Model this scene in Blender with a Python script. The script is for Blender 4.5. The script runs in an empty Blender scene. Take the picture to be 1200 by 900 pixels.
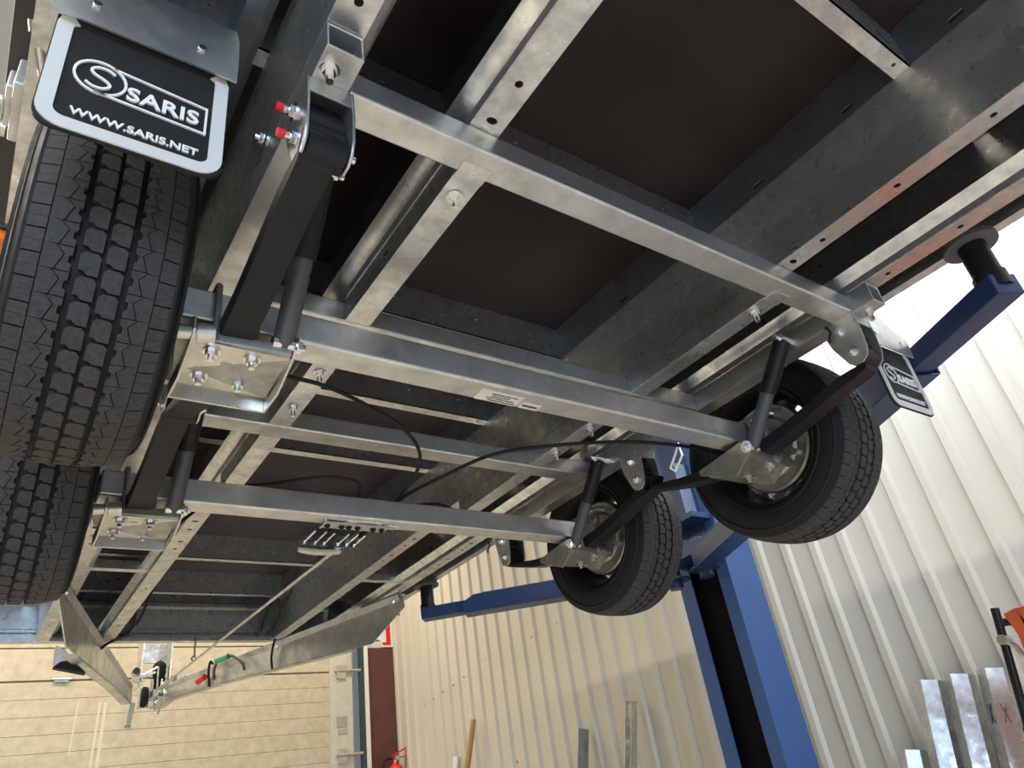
import bpy, bmesh, math, random
from mathutils import Vector, Matrix
random.seed(7)
PI = math.pi
C = bpy.context.scene.collection
Z0 = 1.5                      # eye height: all coordinates below are measured from the eye point

# ------------------------------------------------------------------ camera, world, lights, exposure
cam_d = bpy.data.cameras.new('camera'); cam = bpy.data.objects.new('camera', cam_d); C.objects.link(cam)
cam_d.sensor_width = 36; cam_d.lens = 36 * 844.64 / 1200; cam_d.clip_start = 0.05; cam_d.clip_end = 100
cam.matrix_world = Matrix(((0.81640453, -0.18907997, -0.54564861, 0), (-0.56042712, -0.48734251, -0.66964074, 0),
                           (-0.13930211, 0.85249401, -0.50383418, Z0), (0, 0, 0, 1)))
bpy.context.scene.camera = cam
w = bpy.data.worlds.new('world'); bpy.context.scene.world = w; w.use_nodes = True
w.node_tree.nodes['Background'].inputs[0].default_value = (0.75, 0.85, 1.0, 1)
w.node_tree.nodes['Background'].inputs[1].default_value = 0.12

def area(name, loc, rot, sx, sy, power, col):
    l = bpy.data.lights.new(name, 'AREA'); l.shape = 'RECTANGLE'; l.size = sx; l.size_y = sy; l.energy = power; l.color = col
    o = bpy.data.objects.new(name, l); C.objects.link(o); o.location = (loc[0], loc[1], loc[2] + Z0); o.rotation_euler = rot
    return o
area('lamp_light_right', (2.85, .5, 2.55), (0, 0, 0), 0.25, 3.0, 62, (0.80, 0.90, 1.0))  # guessed unseen lamp, brightens the upper right wall
area('lamp_light_left', (-2.0, 2.0, 2.75), (0, 0, 0), 0.3, 6.0, 165, (1.0, 0.92, 0.78))  # guessed unseen lamp, added so the floor bounces light up
area('lamp_light_front', (0.9, 5.9, 2.75), (0, 0, 0), 4.5, 0.3, 62, (1.0, 0.88, 0.66))  # guessed unseen lamp, added to warm the door and front underside
area('lamp_light_rear', (0.8, -2.6, 2.75), (0, 0, 0), 4.5, 0.4, 70, (1.0, 0.93, 0.82))  # guessed unseen lamp behind the viewer, added for floor bounce
area('daylight_doorway', (-1.9, -4.35, 0.6), (PI/2, 0, 0), 2.0, 2.8, 150, (0.55, 0.74, 1.0))  # guessed unseen opening, gives the cool light from the rear left
vs = bpy.context.scene.view_settings
vs.view_transform = 'Standard'; vs.look = 'None'; vs.gamma = 1.0; vs.use_curve_mapping = False; vs.exposure = 0.72

# ------------------------------------------------------------------ materials
def mat(name, col, rough=0.5, metal=0.0, col2=None, scale=20, rough2=None, bump=0.0, bscale=None, detail=4, tex='noise',
        emit=None, lo=0.35, hi=0.65, stretch=(1, 1, 1), spec=0.5):
    m = bpy.data.materials.new(name); m.use_nodes = True; nt = m.node_tree; b = nt.nodes['Principled BSDF']
    b.inputs['Base Color'].default_value = (*col, 1); b.inputs['Roughness'].default_value = rough; b.inputs['Metallic'].default_value = metal
    b.inputs['Specular IOR Level'].default_value = spec
    if emit: b.inputs['Emission Color'].default_value = (*col, 1); b.inputs['Emission Strength'].default_value = emit
    if col2 or rough2 is not None or bump:
        tc = nt.nodes.new('ShaderNodeTexCoord'); mp = nt.nodes.new('ShaderNodeMapping'); mp.inputs['Scale'].default_value = stretch
        nt.links.new(tc.outputs['Object'], mp.inputs[0])
        if tex == 'voronoi':
            n = nt.nodes.new('ShaderNodeTexVoronoi'); n.inputs['Scale'].default_value = scale; out = n.outputs['Color']
        else:
            n = nt.nodes.new('ShaderNodeTexNoise'); n.inputs['Scale'].default_value = scale; n.inputs['Detail'].default_value = detail
            n.inputs['Roughness'].default_value = 0.65; out = n.outputs[0]
        nt.links.new(mp.outputs[0], n.inputs['Vector'])
        r = nt.nodes.new('ShaderNodeMapRange'); r.inputs[1].default_value = lo; r.inputs[2].default_value = hi; nt.links.new(out, r.inputs[0])
        if col2:
            mx = nt.nodes.new('ShaderNodeMix'); mx.data_type = 'RGBA'; nt.links.new(r.outputs[0], mx.inputs[0])
            mx.inputs[6].default_value = (*col, 1); mx.inputs[7].default_value = (*col2, 1); nt.links.new(mx.outputs[2], b.inputs['Base Color'])
        if rough2 is not None:
            rr = nt.nodes.new('ShaderNodeMapRange'); rr.inputs[3].default_value = rough; rr.inputs[4].default_value = rough2
            nt.links.new(r.outputs[0], rr.inputs[0]); nt.links.new(rr.outputs[0], b.inputs['Roughness'])
        if bump:
            n2 = nt.nodes.new('ShaderNodeTexNoise'); n2.inputs['Scale'].default_value = bscale or scale * 2; n2.inputs['Detail'].default_value = 5
            nt.links.new(mp.outputs[0], n2.inputs['Vector'])
            bp = nt.nodes.new('ShaderNodeBump'); bp.inputs['Strength'].default_value = bump; bp.inputs['Distance'].default_value = 0.002
            nt.links.new(n2.outputs[0], bp.inputs['Height']); nt.links.new(bp.outputs[0], b.inputs['Normal'])
    return m
GALV = mat('galvanised_steel', (0.80, 0.80, 0.77), 0.25, 0.95, (0.52, 0.53, 0.53), 22, 0.42, 0.12, 60)
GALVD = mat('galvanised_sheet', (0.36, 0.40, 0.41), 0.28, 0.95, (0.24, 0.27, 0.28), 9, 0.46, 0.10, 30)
GALVT = mat('galvanised_tube', (0.77, 0.77, 0.74), 0.29, 0.94, (0.54, 0.55, 0.54), 14, 0.46, 0.15, 50, stretch=(1, 1, 1))
ZINC = mat('zinc_plated_steel', (0.72, 0.70, 0.64), 0.26, 0.95, (0.60, 0.58, 0.52), 15, 0.4)
DULL = mat('dull_plated_steel', (0.45, 0.45, 0.40), 0.36, 0.9, (0.32, 0.32, 0.29), 25, 0.5)
BOLT = mat('bright_bolt_steel', (0.8, 0.8, 0.8), 0.22, 1.0)
BLACKP = mat('black_painted_steel', (0.008, 0.008, 0.009), 0.42, 0.0, (0.012, 0.012, 0.013), 12, 0.5, spec=0.3)
SHOCKG = mat('dark_grey_painted_steel', (0.075, 0.077, 0.08), 0.45, 0.2)
RUBBER = mat('black_rubber', (0.010, 0.010, 0.011), 0.6, 0.0, (0.015, 0.0145, 0.014), 30, 0.75, spec=0.3)
TREADM = mat('tread_rubber', (0.030, 0.0295, 0.029), 0.66, 0.0, (0.060, 0.057, 0.054), 160, 0.85, 0.5, 250, spec=0.35)
PLASTIC = mat('black_plastic', (0.02, 0.02, 0.022), 0.38)
WHITE = mat('white_raised_print', (0.82, 0.82, 0.80), 0.5)
SILVERP = mat('pale_grey_border', (0.62, 0.62, 0.60), 0.42)
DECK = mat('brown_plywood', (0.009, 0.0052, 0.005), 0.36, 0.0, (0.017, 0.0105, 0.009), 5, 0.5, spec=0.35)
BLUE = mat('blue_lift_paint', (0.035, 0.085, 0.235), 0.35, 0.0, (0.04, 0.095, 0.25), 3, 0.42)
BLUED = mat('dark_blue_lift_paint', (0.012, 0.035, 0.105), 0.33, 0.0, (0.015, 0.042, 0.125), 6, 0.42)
WALL = mat('cream_sheet_metal', (0.56, 0.52, 0.45), 0.33, 0.0, (0.52, 0.485, 0.42), 1.2, 0.5)
DOOR = mat('cream_door_panel', (0.54, 0.475, 0.36), 0.5, 0.0, (0.43, 0.375, 0.285), 14, 0.6, 0.2, 60)  # mottle in the colour stands in for blotchy light reflections
MAROON = mat('maroon_painted_board', (0.10, 0.035, 0.03), 0.5, 0.0, (0.12, 0.045, 0.04), 8)
REDP = mat('red_paint', (0.65, 0.02, 0.02), 0.35)
CREAM = mat('white_trim', (0.75, 0.74, 0.70), 0.4)
CONC = mat('concrete_floor', (0.62, 0.58, 0.52), 0.55, 0.0, (0.54, 0.50, 0.45), 2.5, 0.7)
PLASTER = mat('pale_wall_paint', (0.68, 0.66, 0.62), 0.7, 0.0, (0.64, 0.62, 0.58), 2)
DARKW = mat('grey_wall_paint', (0.13, 0.135, 0.14), 0.6, 0.0, (0.11, 0.115, 0.12), 2)
SCUFF = mat('pale_scuff', (.62, .57, .46), .6)
SCUFFS = [(.768, 1.18, .755, .80, .010), (.918, 1.17, .907, .60, .018), (.957, 1.166, .953, .60, .022)]
WOOD = mat('pale_wood', (0.45, 0.28, 0.13), 0.55, 0.0, (0.33, 0.19, 0.09), 8, stretch=(6, 6, 1))
ORANGE = mat('orange_vinyl', (0.62, 0.10, 0.035), 0.5, 0.0, (0.5, 0.09, 0.03), 20)
AMBER = mat('amber_lens', (0.85, 0.22, 0.02), 0.15, 0.0, (0.7, 0.15, 0.01), 90)
PAPER = mat('white_sticker_paper', (0.72, 0.70, 0.66), 0.45)
INK = mat('dark_ink', (0.06, 0.06, 0.06), 0.6)
RED = mat('red_marking_paint', (0.7, 0.02, 0.03), 0.4)
GREEN = mat('green_plug', (0.05, 0.35, 0.2), 0.4)
PAD = mat('grey_rubber_pad', (0.10, 0.10, 0.105), 0.6)
LAMP = mat('lamp_tube', (1.0, 0.97, 0.92), 0.5, emit=6)

# ------------------------------------------------------------------ mesh builder
class MB:
    def __init__(s): s.v = []; s.f = []
    def add(s, vs, fs):
        n = len(s.v); s.v += [Vector(p) for p in vs]; s.f += [[i + n for i in f] for f in fs]; return s
    def box(s, x0, x1, y0, y1, z0, z1):
        return s.add([(x, y, z) for x in (x0, x1) for y in (y0, y1) for z in (z0, z1)],
                     [(0, 1, 3, 2), (4, 6, 7, 5), (0, 4, 5, 1), (2, 3, 7, 6), (0, 2, 6, 4), (1, 5, 7, 3)])
    def beam(s, p0, p1, w, h, up=(0, 0, 1), h0=None, w1=None, h1=None):
        p0 = Vector(p0); p1 = Vector(p1); d = (p1 - p0).normalized(); a = d.cross(Vector(up)).normalized(); b = a.cross(d).normalized()
        w1 = w1 or w; h1 = h1 or h; vs = []
        for p, ww, hh in ((p0, w, h), (p1, w1, h1)):
            for i, j in ((-1, -1), (1, -1), (1, 1), (-1, 1)): vs.append(p + a * ww / 2 * i + b * hh / 2 * j)
        return s.add(vs, [(3, 2, 1, 0), (4, 5, 6, 7), (0, 1, 5, 4), (1, 2, 6, 5), (2, 3, 7, 6), (3, 0, 4, 7)])
    def cyl(s, p0, p1, r, n=16, r1=None):
        p0 = Vector(p0); p1 = Vector(p1); d = (p1 - p0).normalized(); r1 = r if r1 is None else r1
        a = d.orthogonal().normalized(); b = d.cross(a); vs = []
        for p, rr in ((p0, r), (p1, r1)):
            for i in range(n): t = 2 * PI * i / n; vs.append(p + a * rr * math.cos(t) + b * rr * math.sin(t))
        return s.add(vs, [tuple(range(n))[::-1], tuple(range(n, 2 * n))] + [(i, (i + 1) % n, n + (i + 1) % n, n + i) for i in range(n)])
    def tube(s, pts, r, n=8, sub=6, smooth=True):
        P = [Vector(p) for p in pts]
        if smooth and len(P) > 2:
            Q = [P[0] * 2 - P[1]] + P + [P[-1] * 2 - P[-2]]; out = []
            for i in range(1, len(Q) - 2):
                a, b, c, d = Q[i - 1:i + 3]
                for k in range(sub):
                    t = k / sub; out.append(0.5 * ((2 * b) + (c - a) * t + (2 * a - 5 * b + 4 * c - d) * t * t + (3 * b - a - 3 * c + d) * t ** 3))
            P = out + [P[-1]]
        vs = []; a = None
        for i, p in enumerate(P):
            d = (P[min(i + 1, len(P) - 1)] - P[max(i - 1, 0)]).normalized()
            a = d.orthogonal().normalized() if a is None else (a - d * a.dot(d)).normalized()
            b = d.cross(a)
            for k in range(n): t = 2 * PI * k / n; vs.append(p + a * r * math.cos(t) + b * r * math.sin(t))
        fs = [tuple(range(n))[::-1], tuple(range(len(vs) - n, len(vs)))]
        for i in range(len(P) - 1):
            for k in range(n): fs.append((i * n + k, i * n + (k + 1) % n, (i + 1) * n + (k + 1) % n, (i + 1) * n + k))
        return s.add(vs, fs)
    def extrude(s, loop, y0, y1, fn=None):
        fn = fn or (lambda a, b, y: (a, y, b)); n = len(loop)
        return s.add([fn(a, b, y0) for a, b in loop] + [fn(a, b, y1) for a, b in loop],
                     [tuple(range(n)), tuple(range(n, 2 * n))[::-1]] + [(i, n + i, n + (i + 1) % n, (i + 1) % n) for i in range(n)])
    def sheet(s, path, t, y0, y1, fn=None):           # thin folded sheet: path in a plane, extruded
        P = [Vector((p[0], p[1])) for p in path]; L = []; R = []
        for i, p in enumerate(P):
            d1 = (P[i] - P[i - 1]).normalized() if i else None; d2 = (P[i + 1] - P[i]).normalized() if i < len(P) - 1 else None
            d = d1 or d2 if not (d1 and d2) else (d1 + d2).normalized()
            n = Vector((-d.y, d.x)); k = 1.0
            if d1 and d2: k = 1 / max(0.4, n.dot(Vector((-d1.y, d1.x))))
            L.append(p + n * t / 2 * k); R.append(p - n * t / 2 * k)
        n = len(P); fn = fn or (lambda a, b, y: (a, y, b)); vs = []
        for y in (y0, y1):
            vs += [fn(q.x, q.y, y) for q in L] + [fn(q.x, q.y, y) for q in R]
        fs = []; m = 2 * n
        for i in range(n - 1):
            fs += [(i, i + 1, m + i + 1, m + i), (n + i + 1, n + i, m + n + i, m + n + i + 1), (i, n + i, n + i + 1, i + 1), (m + i + 1, m + n + i + 1, m + n + i, m + i)]
        fs += [(0, m, m + n, n), (n - 1, 2 * n - 1, m + 2 * n - 1, m + n - 1)]
        return s.add(vs, fs)
    def plate(s, outer, holes, fn, t):                # flat plate with real holes; fn(u, v, w) -> point
        bm = bmesh.new(); loops = []
        for lp in [outer] + holes:
            vv = [bm.verts.new((u, v, 0)) for u, v in lp]; loops.append(vv)
            for i in range(len(vv)): bm.edges.new((vv[i], vv[(i + 1) % len(vv)]))
        bmesh.ops.triangle_fill(bm, use_beauty=True, use_dissolve=False, edges=bm.edges[:], normal=(0, 0, 1))
        bm.verts.index_update(); n = len(bm.verts); co = [(v.co.x, v.co.y) for v in bm.verts]
        fs = []
        for f in bm.faces:
            ii = [v.index for v in f.verts]; fs.append(ii); fs.append([i + n for i in reversed(ii)])
        for lp in loops:
            for i in range(len(lp)):
                a, b = lp[i].index, lp[(i + 1) % len(lp)].index; fs.append((a, b, b + n, a + n))
        bm.free()
        return s.add([fn(u, v, 0) for u, v in co] + [fn(u, v, t) for u, v in co], fs)
    def lathe(s, prof, c, n=48, closed=False, axis='x'):   # profile (x, r) around the X axis through c
        vs = []; m = len(prof)
        for k in range(n):
            t = 2 * PI * k / n
            for x, r in prof:
                if axis == 'x': vs.append((c[0] + x, c[1] + r * math.cos(t), c[2] + r * math.sin(t)))
                else: vs.append((c[0] + r * math.cos(t), c[1] + r * math.sin(t), c[2] + x))
        fs = []
        for k in range(n):
            k2 = (k + 1) % n
            for i in range(m - 1 + (1 if closed else 0)):
                j = (i + 1) % m; fs.append((k * m + i, k * m + j, k2 * m + j, k2 * m + i))
        return s.add(vs, fs)
    def ribbon(s, pts, w, fn, h, closed=False):       # stroke of width w, raised by h
        P = [Vector(p) for p in pts]; n = len(P); L = []; R = []
        for i, p in enumerate(P):
            a = P[i - 1] if (i or closed) else None; b = P[(i + 1) % n] if (i < n - 1 or closed) else None
            d1 = (p - a).normalized() if a is not None else None; d2 = (b - p).normalized() if b is not None else None
            if d1 is None: d1 = d2
            if d2 is None: d2 = d1
            d = (d1 + d2); d = d.normalized() if d.length > 1e-6 else d1
            nn = Vector((-d.y, d.x)); k = 1 / max(0.5, nn.dot(Vector((-d1.y, d1.x)))); L.append(p + nn * w / 2 * k); R.append(p - nn * w / 2 * k)
        vs = [fn(q.x, q.y, 0) for q in L] + [fn(q.x, q.y, 0) for q in R] + [fn(q.x, q.y, h) for q in L] + [fn(q.x, q.y, h) for q in R]
        fs = []
        for i in range(n if closed else n - 1):
            j = (i + 1) % n
            fs += [(2 * n + i, 2 * n + j, 3 * n + j, 3 * n + i), (i, j, 2 * n + j, 2 * n + i), (n + j, n + i, 3 * n + i, 3 * n + j)]
        if not closed: fs += [(0, n, 3 * n, 2 * n), (n - 1, 2 * n - 1 + 0, 4 * n - 1, 3 * n - 1)]
        return s.add(vs, fs)
    def bolt(s, p, ax, r=0.009, h=0.009, stud=0.012, washer=True):
        p = Vector(p); ax = Vector(ax).normalized()
        if washer: s.cyl(p, p + ax * 0.002, r * 1.45, 14)
        s.cyl(p + ax * 0.001, p + ax * h, r, 6)
        if stud: s.cyl(p + ax * h * 0.9, p + ax * (h + stud), r * 0.55, 8)
        return s

def obj(name, mb, m, parent=None, bevel=0, label=None, base=None, ang=35, seg=2, kind=None):
    me = bpy.data.meshes.new(name); bm = bmesh.new()
    o = bpy.data.objects.new(name, me); C.objects.link(o)
    b = base or (parent.get('_b') if parent else None) or (0, 0, 0); b = Vector(b)
    vv = [bm.verts.new(p - b) for p in mb.v]
    for f in mb.f:
        try: bm.faces.new([vv[i] for i in f])
        except ValueError: pass
    bmesh.ops.recalc_face_normals(bm, faces=bm.faces[:])
    if bevel:
        es = [e for e in bm.edges if len(e.link_faces) == 2 and e.calc_face_angle(0) > math.radians(40)]
        bmesh.ops.bevel(bm, geom=es, offset=bevel, segments=seg, profile=0.5, affect='EDGES', clamp_overlap=True)
    bm.to_mesh(me); bm.free(); me.polygons.foreach_set('use_smooth', [True] * len(me.polygons)); me.set_sharp_from_angle(angle=math.radians(ang))
    me.materials.append(m)
    if bevel:
        wn = o.modifiers.new('weighted_normal', 'WEIGHTED_NORMAL'); wn.keep_sharp = True; wn.weight = 60
    if parent: o.parent = parent; o['_b'] = tuple(b)
    else: o.location = (b.x, b.y, b.z + Z0); o['_b'] = tuple(b)
    if label: o['label'] = label
    if kind: o['kind'] = kind
    return o
def thing(name, label, cat, base=(0, 0, 0), group=None):
    o = bpy.data.objects.new(name, None); C.objects.link(o); o.location = (base[0], base[1], base[2] + Z0); o['_b'] = tuple(base)
    o['label'] = label; o['category'] = cat; o.empty_display_size = 0.1
    if group: o['group'] = group
    return o
def tag(o, label, cat, group=None):
    o['label'] = label; o['category'] = cat
    if group: o['group'] = group
    return o
def struct(name, mb, m, base=None, **k): return obj(name, mb, m, None, base=base, kind='structure', **k)
def dup(o, parent, dloc=(0, 0, 0), rotz=None):
    c = o.copy(); C.objects.link(c); c.parent = parent; c.location = o.location + Vector(dloc)
    if rotz is not None: c.rotation_euler.z = rotz
    for ch in list(o.children):
        d = ch.copy(); C.objects.link(d); d.parent = c
    return c
def circ(u, v, r, n=12, ru=None): return [(u + (ru or r) * math.cos(2 * PI * i / n), v + r * math.sin(2 * PI * i / n)) for i in range(n)]
def text_mb(txt, size, fn, h, offset=0.0, space=1.0, width=None):
    cu = bpy.data.curves.new('t', 'FONT'); cu.body = txt; cu.size = size; cu.offset = offset; cu.space_character = space; cu.resolution_u = 3
    t = bpy.data.objects.new('t', cu); C.objects.link(t); bpy.context.view_layer.update()
    me = t.to_mesh(); xs = [v.co.x for v in me.vertices]; x0, x1 = min(xs), max(xs); k = (width / (x1 - x0)) if width else 1
    bm = bmesh.new(); bm.from_mesh(me); mb = MB(); n = len(bm.verts); bm.verts.index_update()
    co = [((v.co.x - x0) * k, v.co.y) for v in bm.verts]; fs = []
    for f in bm.faces: ii = [v.index for v in f.verts]; fs.append([i + n for i in ii])
    for e in bm.edges:
        if len(e.link_faces) == 1: a, b = e.verts[0].index, e.verts[1].index; fs.append((a, b, b + n, a + n))
    mb.add([fn(u, v, 0) for u, v in co] + [fn(u, v, h) for u, v in co], fs)
    bm.free(); t.to_mesh_clear(); bpy.data.objects.remove(t); bpy.data.curves.remove(cu)
    return mb

# ------------------------------------------------------------------ the building
XW, YD, FL, CE = 3.48, 6.80, -1.5, 3.3
struct('floor', MB().box(-3.6, XW + .1, -4.6, YD + .3, FL - .1, FL), CONC)
struct('ceiling', MB().box(-3.6, XW + .1, -4.6, YD + .3, CE, CE + .1), PLASTER)
struct('wall_left', MB().box(-3.7, -3.6, -4.6, YD + .3, FL, CE), DARKW)
bw = MB()
bw.box(-3.6, -2.9, -4.6, -4.5, FL, CE).box(1.7, XW, -4.6, -4.5, FL, CE).box(-2.9, 1.7, -4.6, -4.5, 2.2, CE)
struct('wall_back', bw, DARKW)
# right wall: backing and ribbed steel sheets
wr = struct('wall_right', MB().box(XW + .012, XW + .1, -4.6, YD + .3, FL, CE), PLASTER)
pitch = 0.163
def rib_path(y0, n):
    P = []
    for i in range(n):
        y = y0 + i * pitch
        P += [(y, 0), (y + .105, 0), (y + .118, -.022), (y + .150, -.022)]
    P.append((y0 + n * pitch, 0)); return P
sheet0 = None
y = 2.025 - pitch * 40 + 0.04
k = 0
while y < YD:
    n = 6; mb = MB().sheet(rib_path(y, n), 0.0012, FL, CE, fn=lambda a, b, z: (XW + b, a, z))
    if sheet0 is None: sheet0 = obj('metal_sheet', mb, WALL, wr, ang=20); sy = y
    else:
        c = sheet0.copy(); C.objects.link(c); c.parent = wr; c.location = (0, y - sy, 0)
    y += n * pitch; k += 1
sc = MB()
for (yy, zz) in [(6.25, .93), (6.08, .95), (5.90, .97), (5.72, .99), (5.54, 1.02), (5.18, 1.08), (4.53, 1.10), (4.20, 1.12), (3.37, .50), (4.92, .30), (1.87, .62), (1.23, .55), (2.02, 1.15), (.9, 1.2)]:
    sc.cyl((XW - .002, yy, zz), (XW - .008, yy, zz), .008, 8)
obj('sheet_screw', sc, DULL, wr, kind='stuff')
# front wall: lintel, jamb, maroon board
wf = struct('wall_front', MB().box(-3.6, -2.2, YD, YD + .1, FL, CE).box(3.17, XW + .1, YD, YD + .1, FL, CE).box(-2.2, 3.17, YD, YD + .1, 2.3, CE), PLASTER)
obj('maroon_board', MB().box(3.175, XW - .02, YD - .02, YD, FL, 1.55), MAROON, wf, 0.002, label='maroon painted board beside the door')
struct('trim_1', MB().box(3.135, 3.172, YD - .05, YD - .001, FL, 2.3), CREAM, bevel=.003)
struct('trim_2', MB().box(3.085, 3.133, YD - .035, YD - .001, FL, 2.3), mat('dark_blue_grey_rail', (.03, .05, .065), .4), bevel=.003)
# sectional garage door
dr = struct('door_1', MB().box(-2.2, 3.05, YD + .03, YD + .07, FL, 2.3), DOOR)
zs = [1.337]
pan0 = None
zlist = [(1.345, 1.575), (1.585, 1.86), (1.87, 2.28)]
z = 1.33
while z > FL: zlist.append((z - .1225, z)); z -= .1245
for (a, b) in zlist: obj('door_panel', MB().box(-2.2, 2.80, YD, YD + .03, a, b), DOOR, dr, .0025)
obj('door_stile', MB().box(2.80, 3.02, YD - .012, YD + .03, FL, 2.28), mat('pale_grey_stile', (.56, .54, .47), .45, 0, (.48, .46, .4), 10), dr, .003)
def hinge(x, z, w=.1): return MB().box(x, x + w, YD - .02, YD - .001, z - .02, z + .02).cyl((x - .01, YD - .022, z), (x + w + .01, YD - .022, z), .008, 8)
for (x, z) in [(.58, 1.345), (-.9, 1.345), (1.9, 1.345)]: obj('hinge', hinge(x, z, .10), GALV, dr)
for z in (1.345, .63, 1.86): 
    h = MB().box(2.86, 2.95, YD - .03, YD - .012, z - .07, z + .05).cyl((2.84, YD - .03, z), (3.1, YD - .03, z), .014, 10); obj('roller_bracket', h, ZINC, dr, .002)
obj('warning_plate', MB().box(2.86, 2.96, YD - .016, YD - .013, .86, .95), mat('grey_printed_plate', (.16, .16, .16), .5, 0, (.5, .48, .42), 120), dr)
obj('warning_plate', MB().box(2.87, 2.96, YD - .016, YD - .013, .80, .845), mat('pale_printed_plate', (.52, .5, .44), .5, 0, (.25, .24, .2), 150), dr)
for (xa, za, xb, zb, q) in SCUFFS: obj('scuff_mark', MB().beam((xa, YD - .001, za), (xb, YD - .001, zb), q, .001, up=(0, 1, 0)), SCUFF, dr)
# red sign above the board
sg = thing('safety_sign', 'red and white sign on the front wall above the maroon board', 'sign', (3.35, YD - .02, 1.6))
obj('sign_plate', MB().box(3.33, 3.475, YD - .03, YD - .024, 1.555, 1.87), CREAM, sg)
obj('sign_print', MB().box(3.345, 3.43, YD - .034, YD - .03, 1.575, 1.60).box(3.385, 3.43, YD - .034, YD - .03, 1.60, 1.87).box(3.345, 3.36, YD - .034, YD - .03, 1.78, 1.87), REDP, sg)
# fire extinguisher
fe = thing('fire_extinguisher', 'red fire extinguisher at the foot of the maroon board', 'extinguisher', (3.34, YD - .12, FL))
cx, cyy, zt = 3.36, YD - .14, .50
obj('cylinder', MB().lathe([(FL + .9, .001), (FL + .9, .08), (zt - .06, .08), (zt - .02, .06), (zt, .03), (zt + .02, .02), (zt + .02, .001)], (cx, cyy, 0), 24, axis='z'), REDP, fe)
obj('wall_hook', MB().box(cx - .03, cx + .03, cyy + .08, YD - .02, .3, .36), BLACKP, fe)
obj('valve', MB().cyl((cx, cyy, zt + .01), (cx, cyy, zt + .06), .018, 12).cyl((cx, cyy - .02, zt + .05), (cx, cyy - .045, zt + .05), .02, 12), ZINC, fe)
obj('handle', MB().beam((cx - .03, cyy, zt + .07), (cx + .13, cyy, zt + .135), .025, .012), REDP, fe, .002)
obj('handle', MB().beam((cx - .03, cyy, zt + .05), (cx + .11, cyy, zt + .06), .025, .01), REDP, fe, .002)
obj('hose', MB().tube([(cx - .02, cyy, zt + .05), (cx - .08, cyy, zt + .05), (cx - .12, cyy, zt), (cx - .12, cyy, zt - .2)], .012), RUBBER, fe)
# guessed ceiling lamps (out of frame), added to light the trailer underside
for i, (x, yy, sx, sy, zz) in enumerate([(2.85, .5, .25, 3.0, 2.58), (-2.0, 2.0, .3, 6, 2.78), (.9, 5.9, 4.5, .3, 2.78), (.8, -2.6, 4.5, .4, 2.78)]):
    t = tag(obj('ceiling_lamp', MB().box(x - sx / 2, x + sx / 2, yy - sy / 2, yy + sy / 2, zz, zz + .06), CREAM, None, base=(x, yy, zz)), ['long ceiling lamp above the right side of the trailer', 'long ceiling lamp above the left side of the trailer', 'ceiling lamp across the hall by the garage door', 'ceiling lamp across the hall behind the viewer'][i], 'lamp', 'lamps under the ceiling')
    obj('hanger_rod', MB().cyl((x, yy, zz + .06), (x, yy, CE), .008, 6), DULL, t)

# ------------------------------------------------------------------ things leaning on the right wall
def leaner(name, label, cat, y0, x0, zt, xt, yt, w, m, shape='u', group=None):
    base = (x0, y0, FL); t = MB(); p0 = Vector((x0, y0, FL)); p1 = Vector((xt, yt, zt))
    d = (p1 - p0).normalized(); a = Vector((0, 1, 0)); a = (a - d * a.dot(d)).normalized(); b = d.cross(a)
    L = (p1 - p0).length; fn = lambda u, v, s: tuple(p0 + a * u + b * v + d * s)
    if shape == 'u': t.sheet([(-w * .5, -w * .45), (-w * .5, w * .15), (0, w * .5), (w * .5, w * .15), (w * .5, -w * .45)], .004, 0, L, fn)
    elif shape == 'c': t.sheet([(-w * .5, w * .5), (-w * .5, -w * .5), (w * .5, -w * .5), (w * .5, w * .5)], .003, 0, L, fn)
    else: t.cyl(p0, p1, w / 2, 14)
    return tag(obj(name, t, m, None, base=base, bevel=0), label, cat, group or (None if shape == 'o' else 'steel profiles leaning on the ribbed wall'))
xw = XW - .085
leaner('wooden_handle', 'wooden tool handle leaning on the cream wall', 'handle', 5.75, 3.0, .66, xw, 5.33, .045, WOOD, 'o')
leaner('steel_profile', 'short grey steel profile just left of the wooden handle', 'steel profile', 5.8, 3.1, .43, xw, 5.64, .06, GALVT, 'u')
leaner('steel_profile', 'dark steel profile leaning on the wall between wooden handle and tall strut', 'steel profile', 4.3, 3.1, .39, xw, 4.02, .06, GALVD, 'u')
leaner('steel_profile', 'tall narrow steel strut leaning on the wall left of the blue column', 'steel profile', 3.85, 3.1, .47, xw, 3.52, .05, GALV, 'c')
leaner('steel_profile', 'shortest folded steel beam at the left of the beams right of the column', 'steel beam', 2.06, 3.2, -.02, xw, 1.885, .09, GALVT, 'u')
leaner('steel_profile', 'folded steel beam leaning left of two taller ones by the black frame', 'steel beam', 1.93, 3.2, .225, xw, 1.70, .10, GALV, 'u')
leaner('steel_profile', 'middle folded steel beam of the three tall ones by the black frame', 'steel beam', 1.80, 3.2, .222, xw, 1.57, .10, GALV, 'u')
l3 = leaner('steel_profile', 'folded steel beam marked with two crosses beside the black frame', 'steel beam', 1.66, 3.2, .216, xw, 1.43, .10, GALV, 'u')
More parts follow.
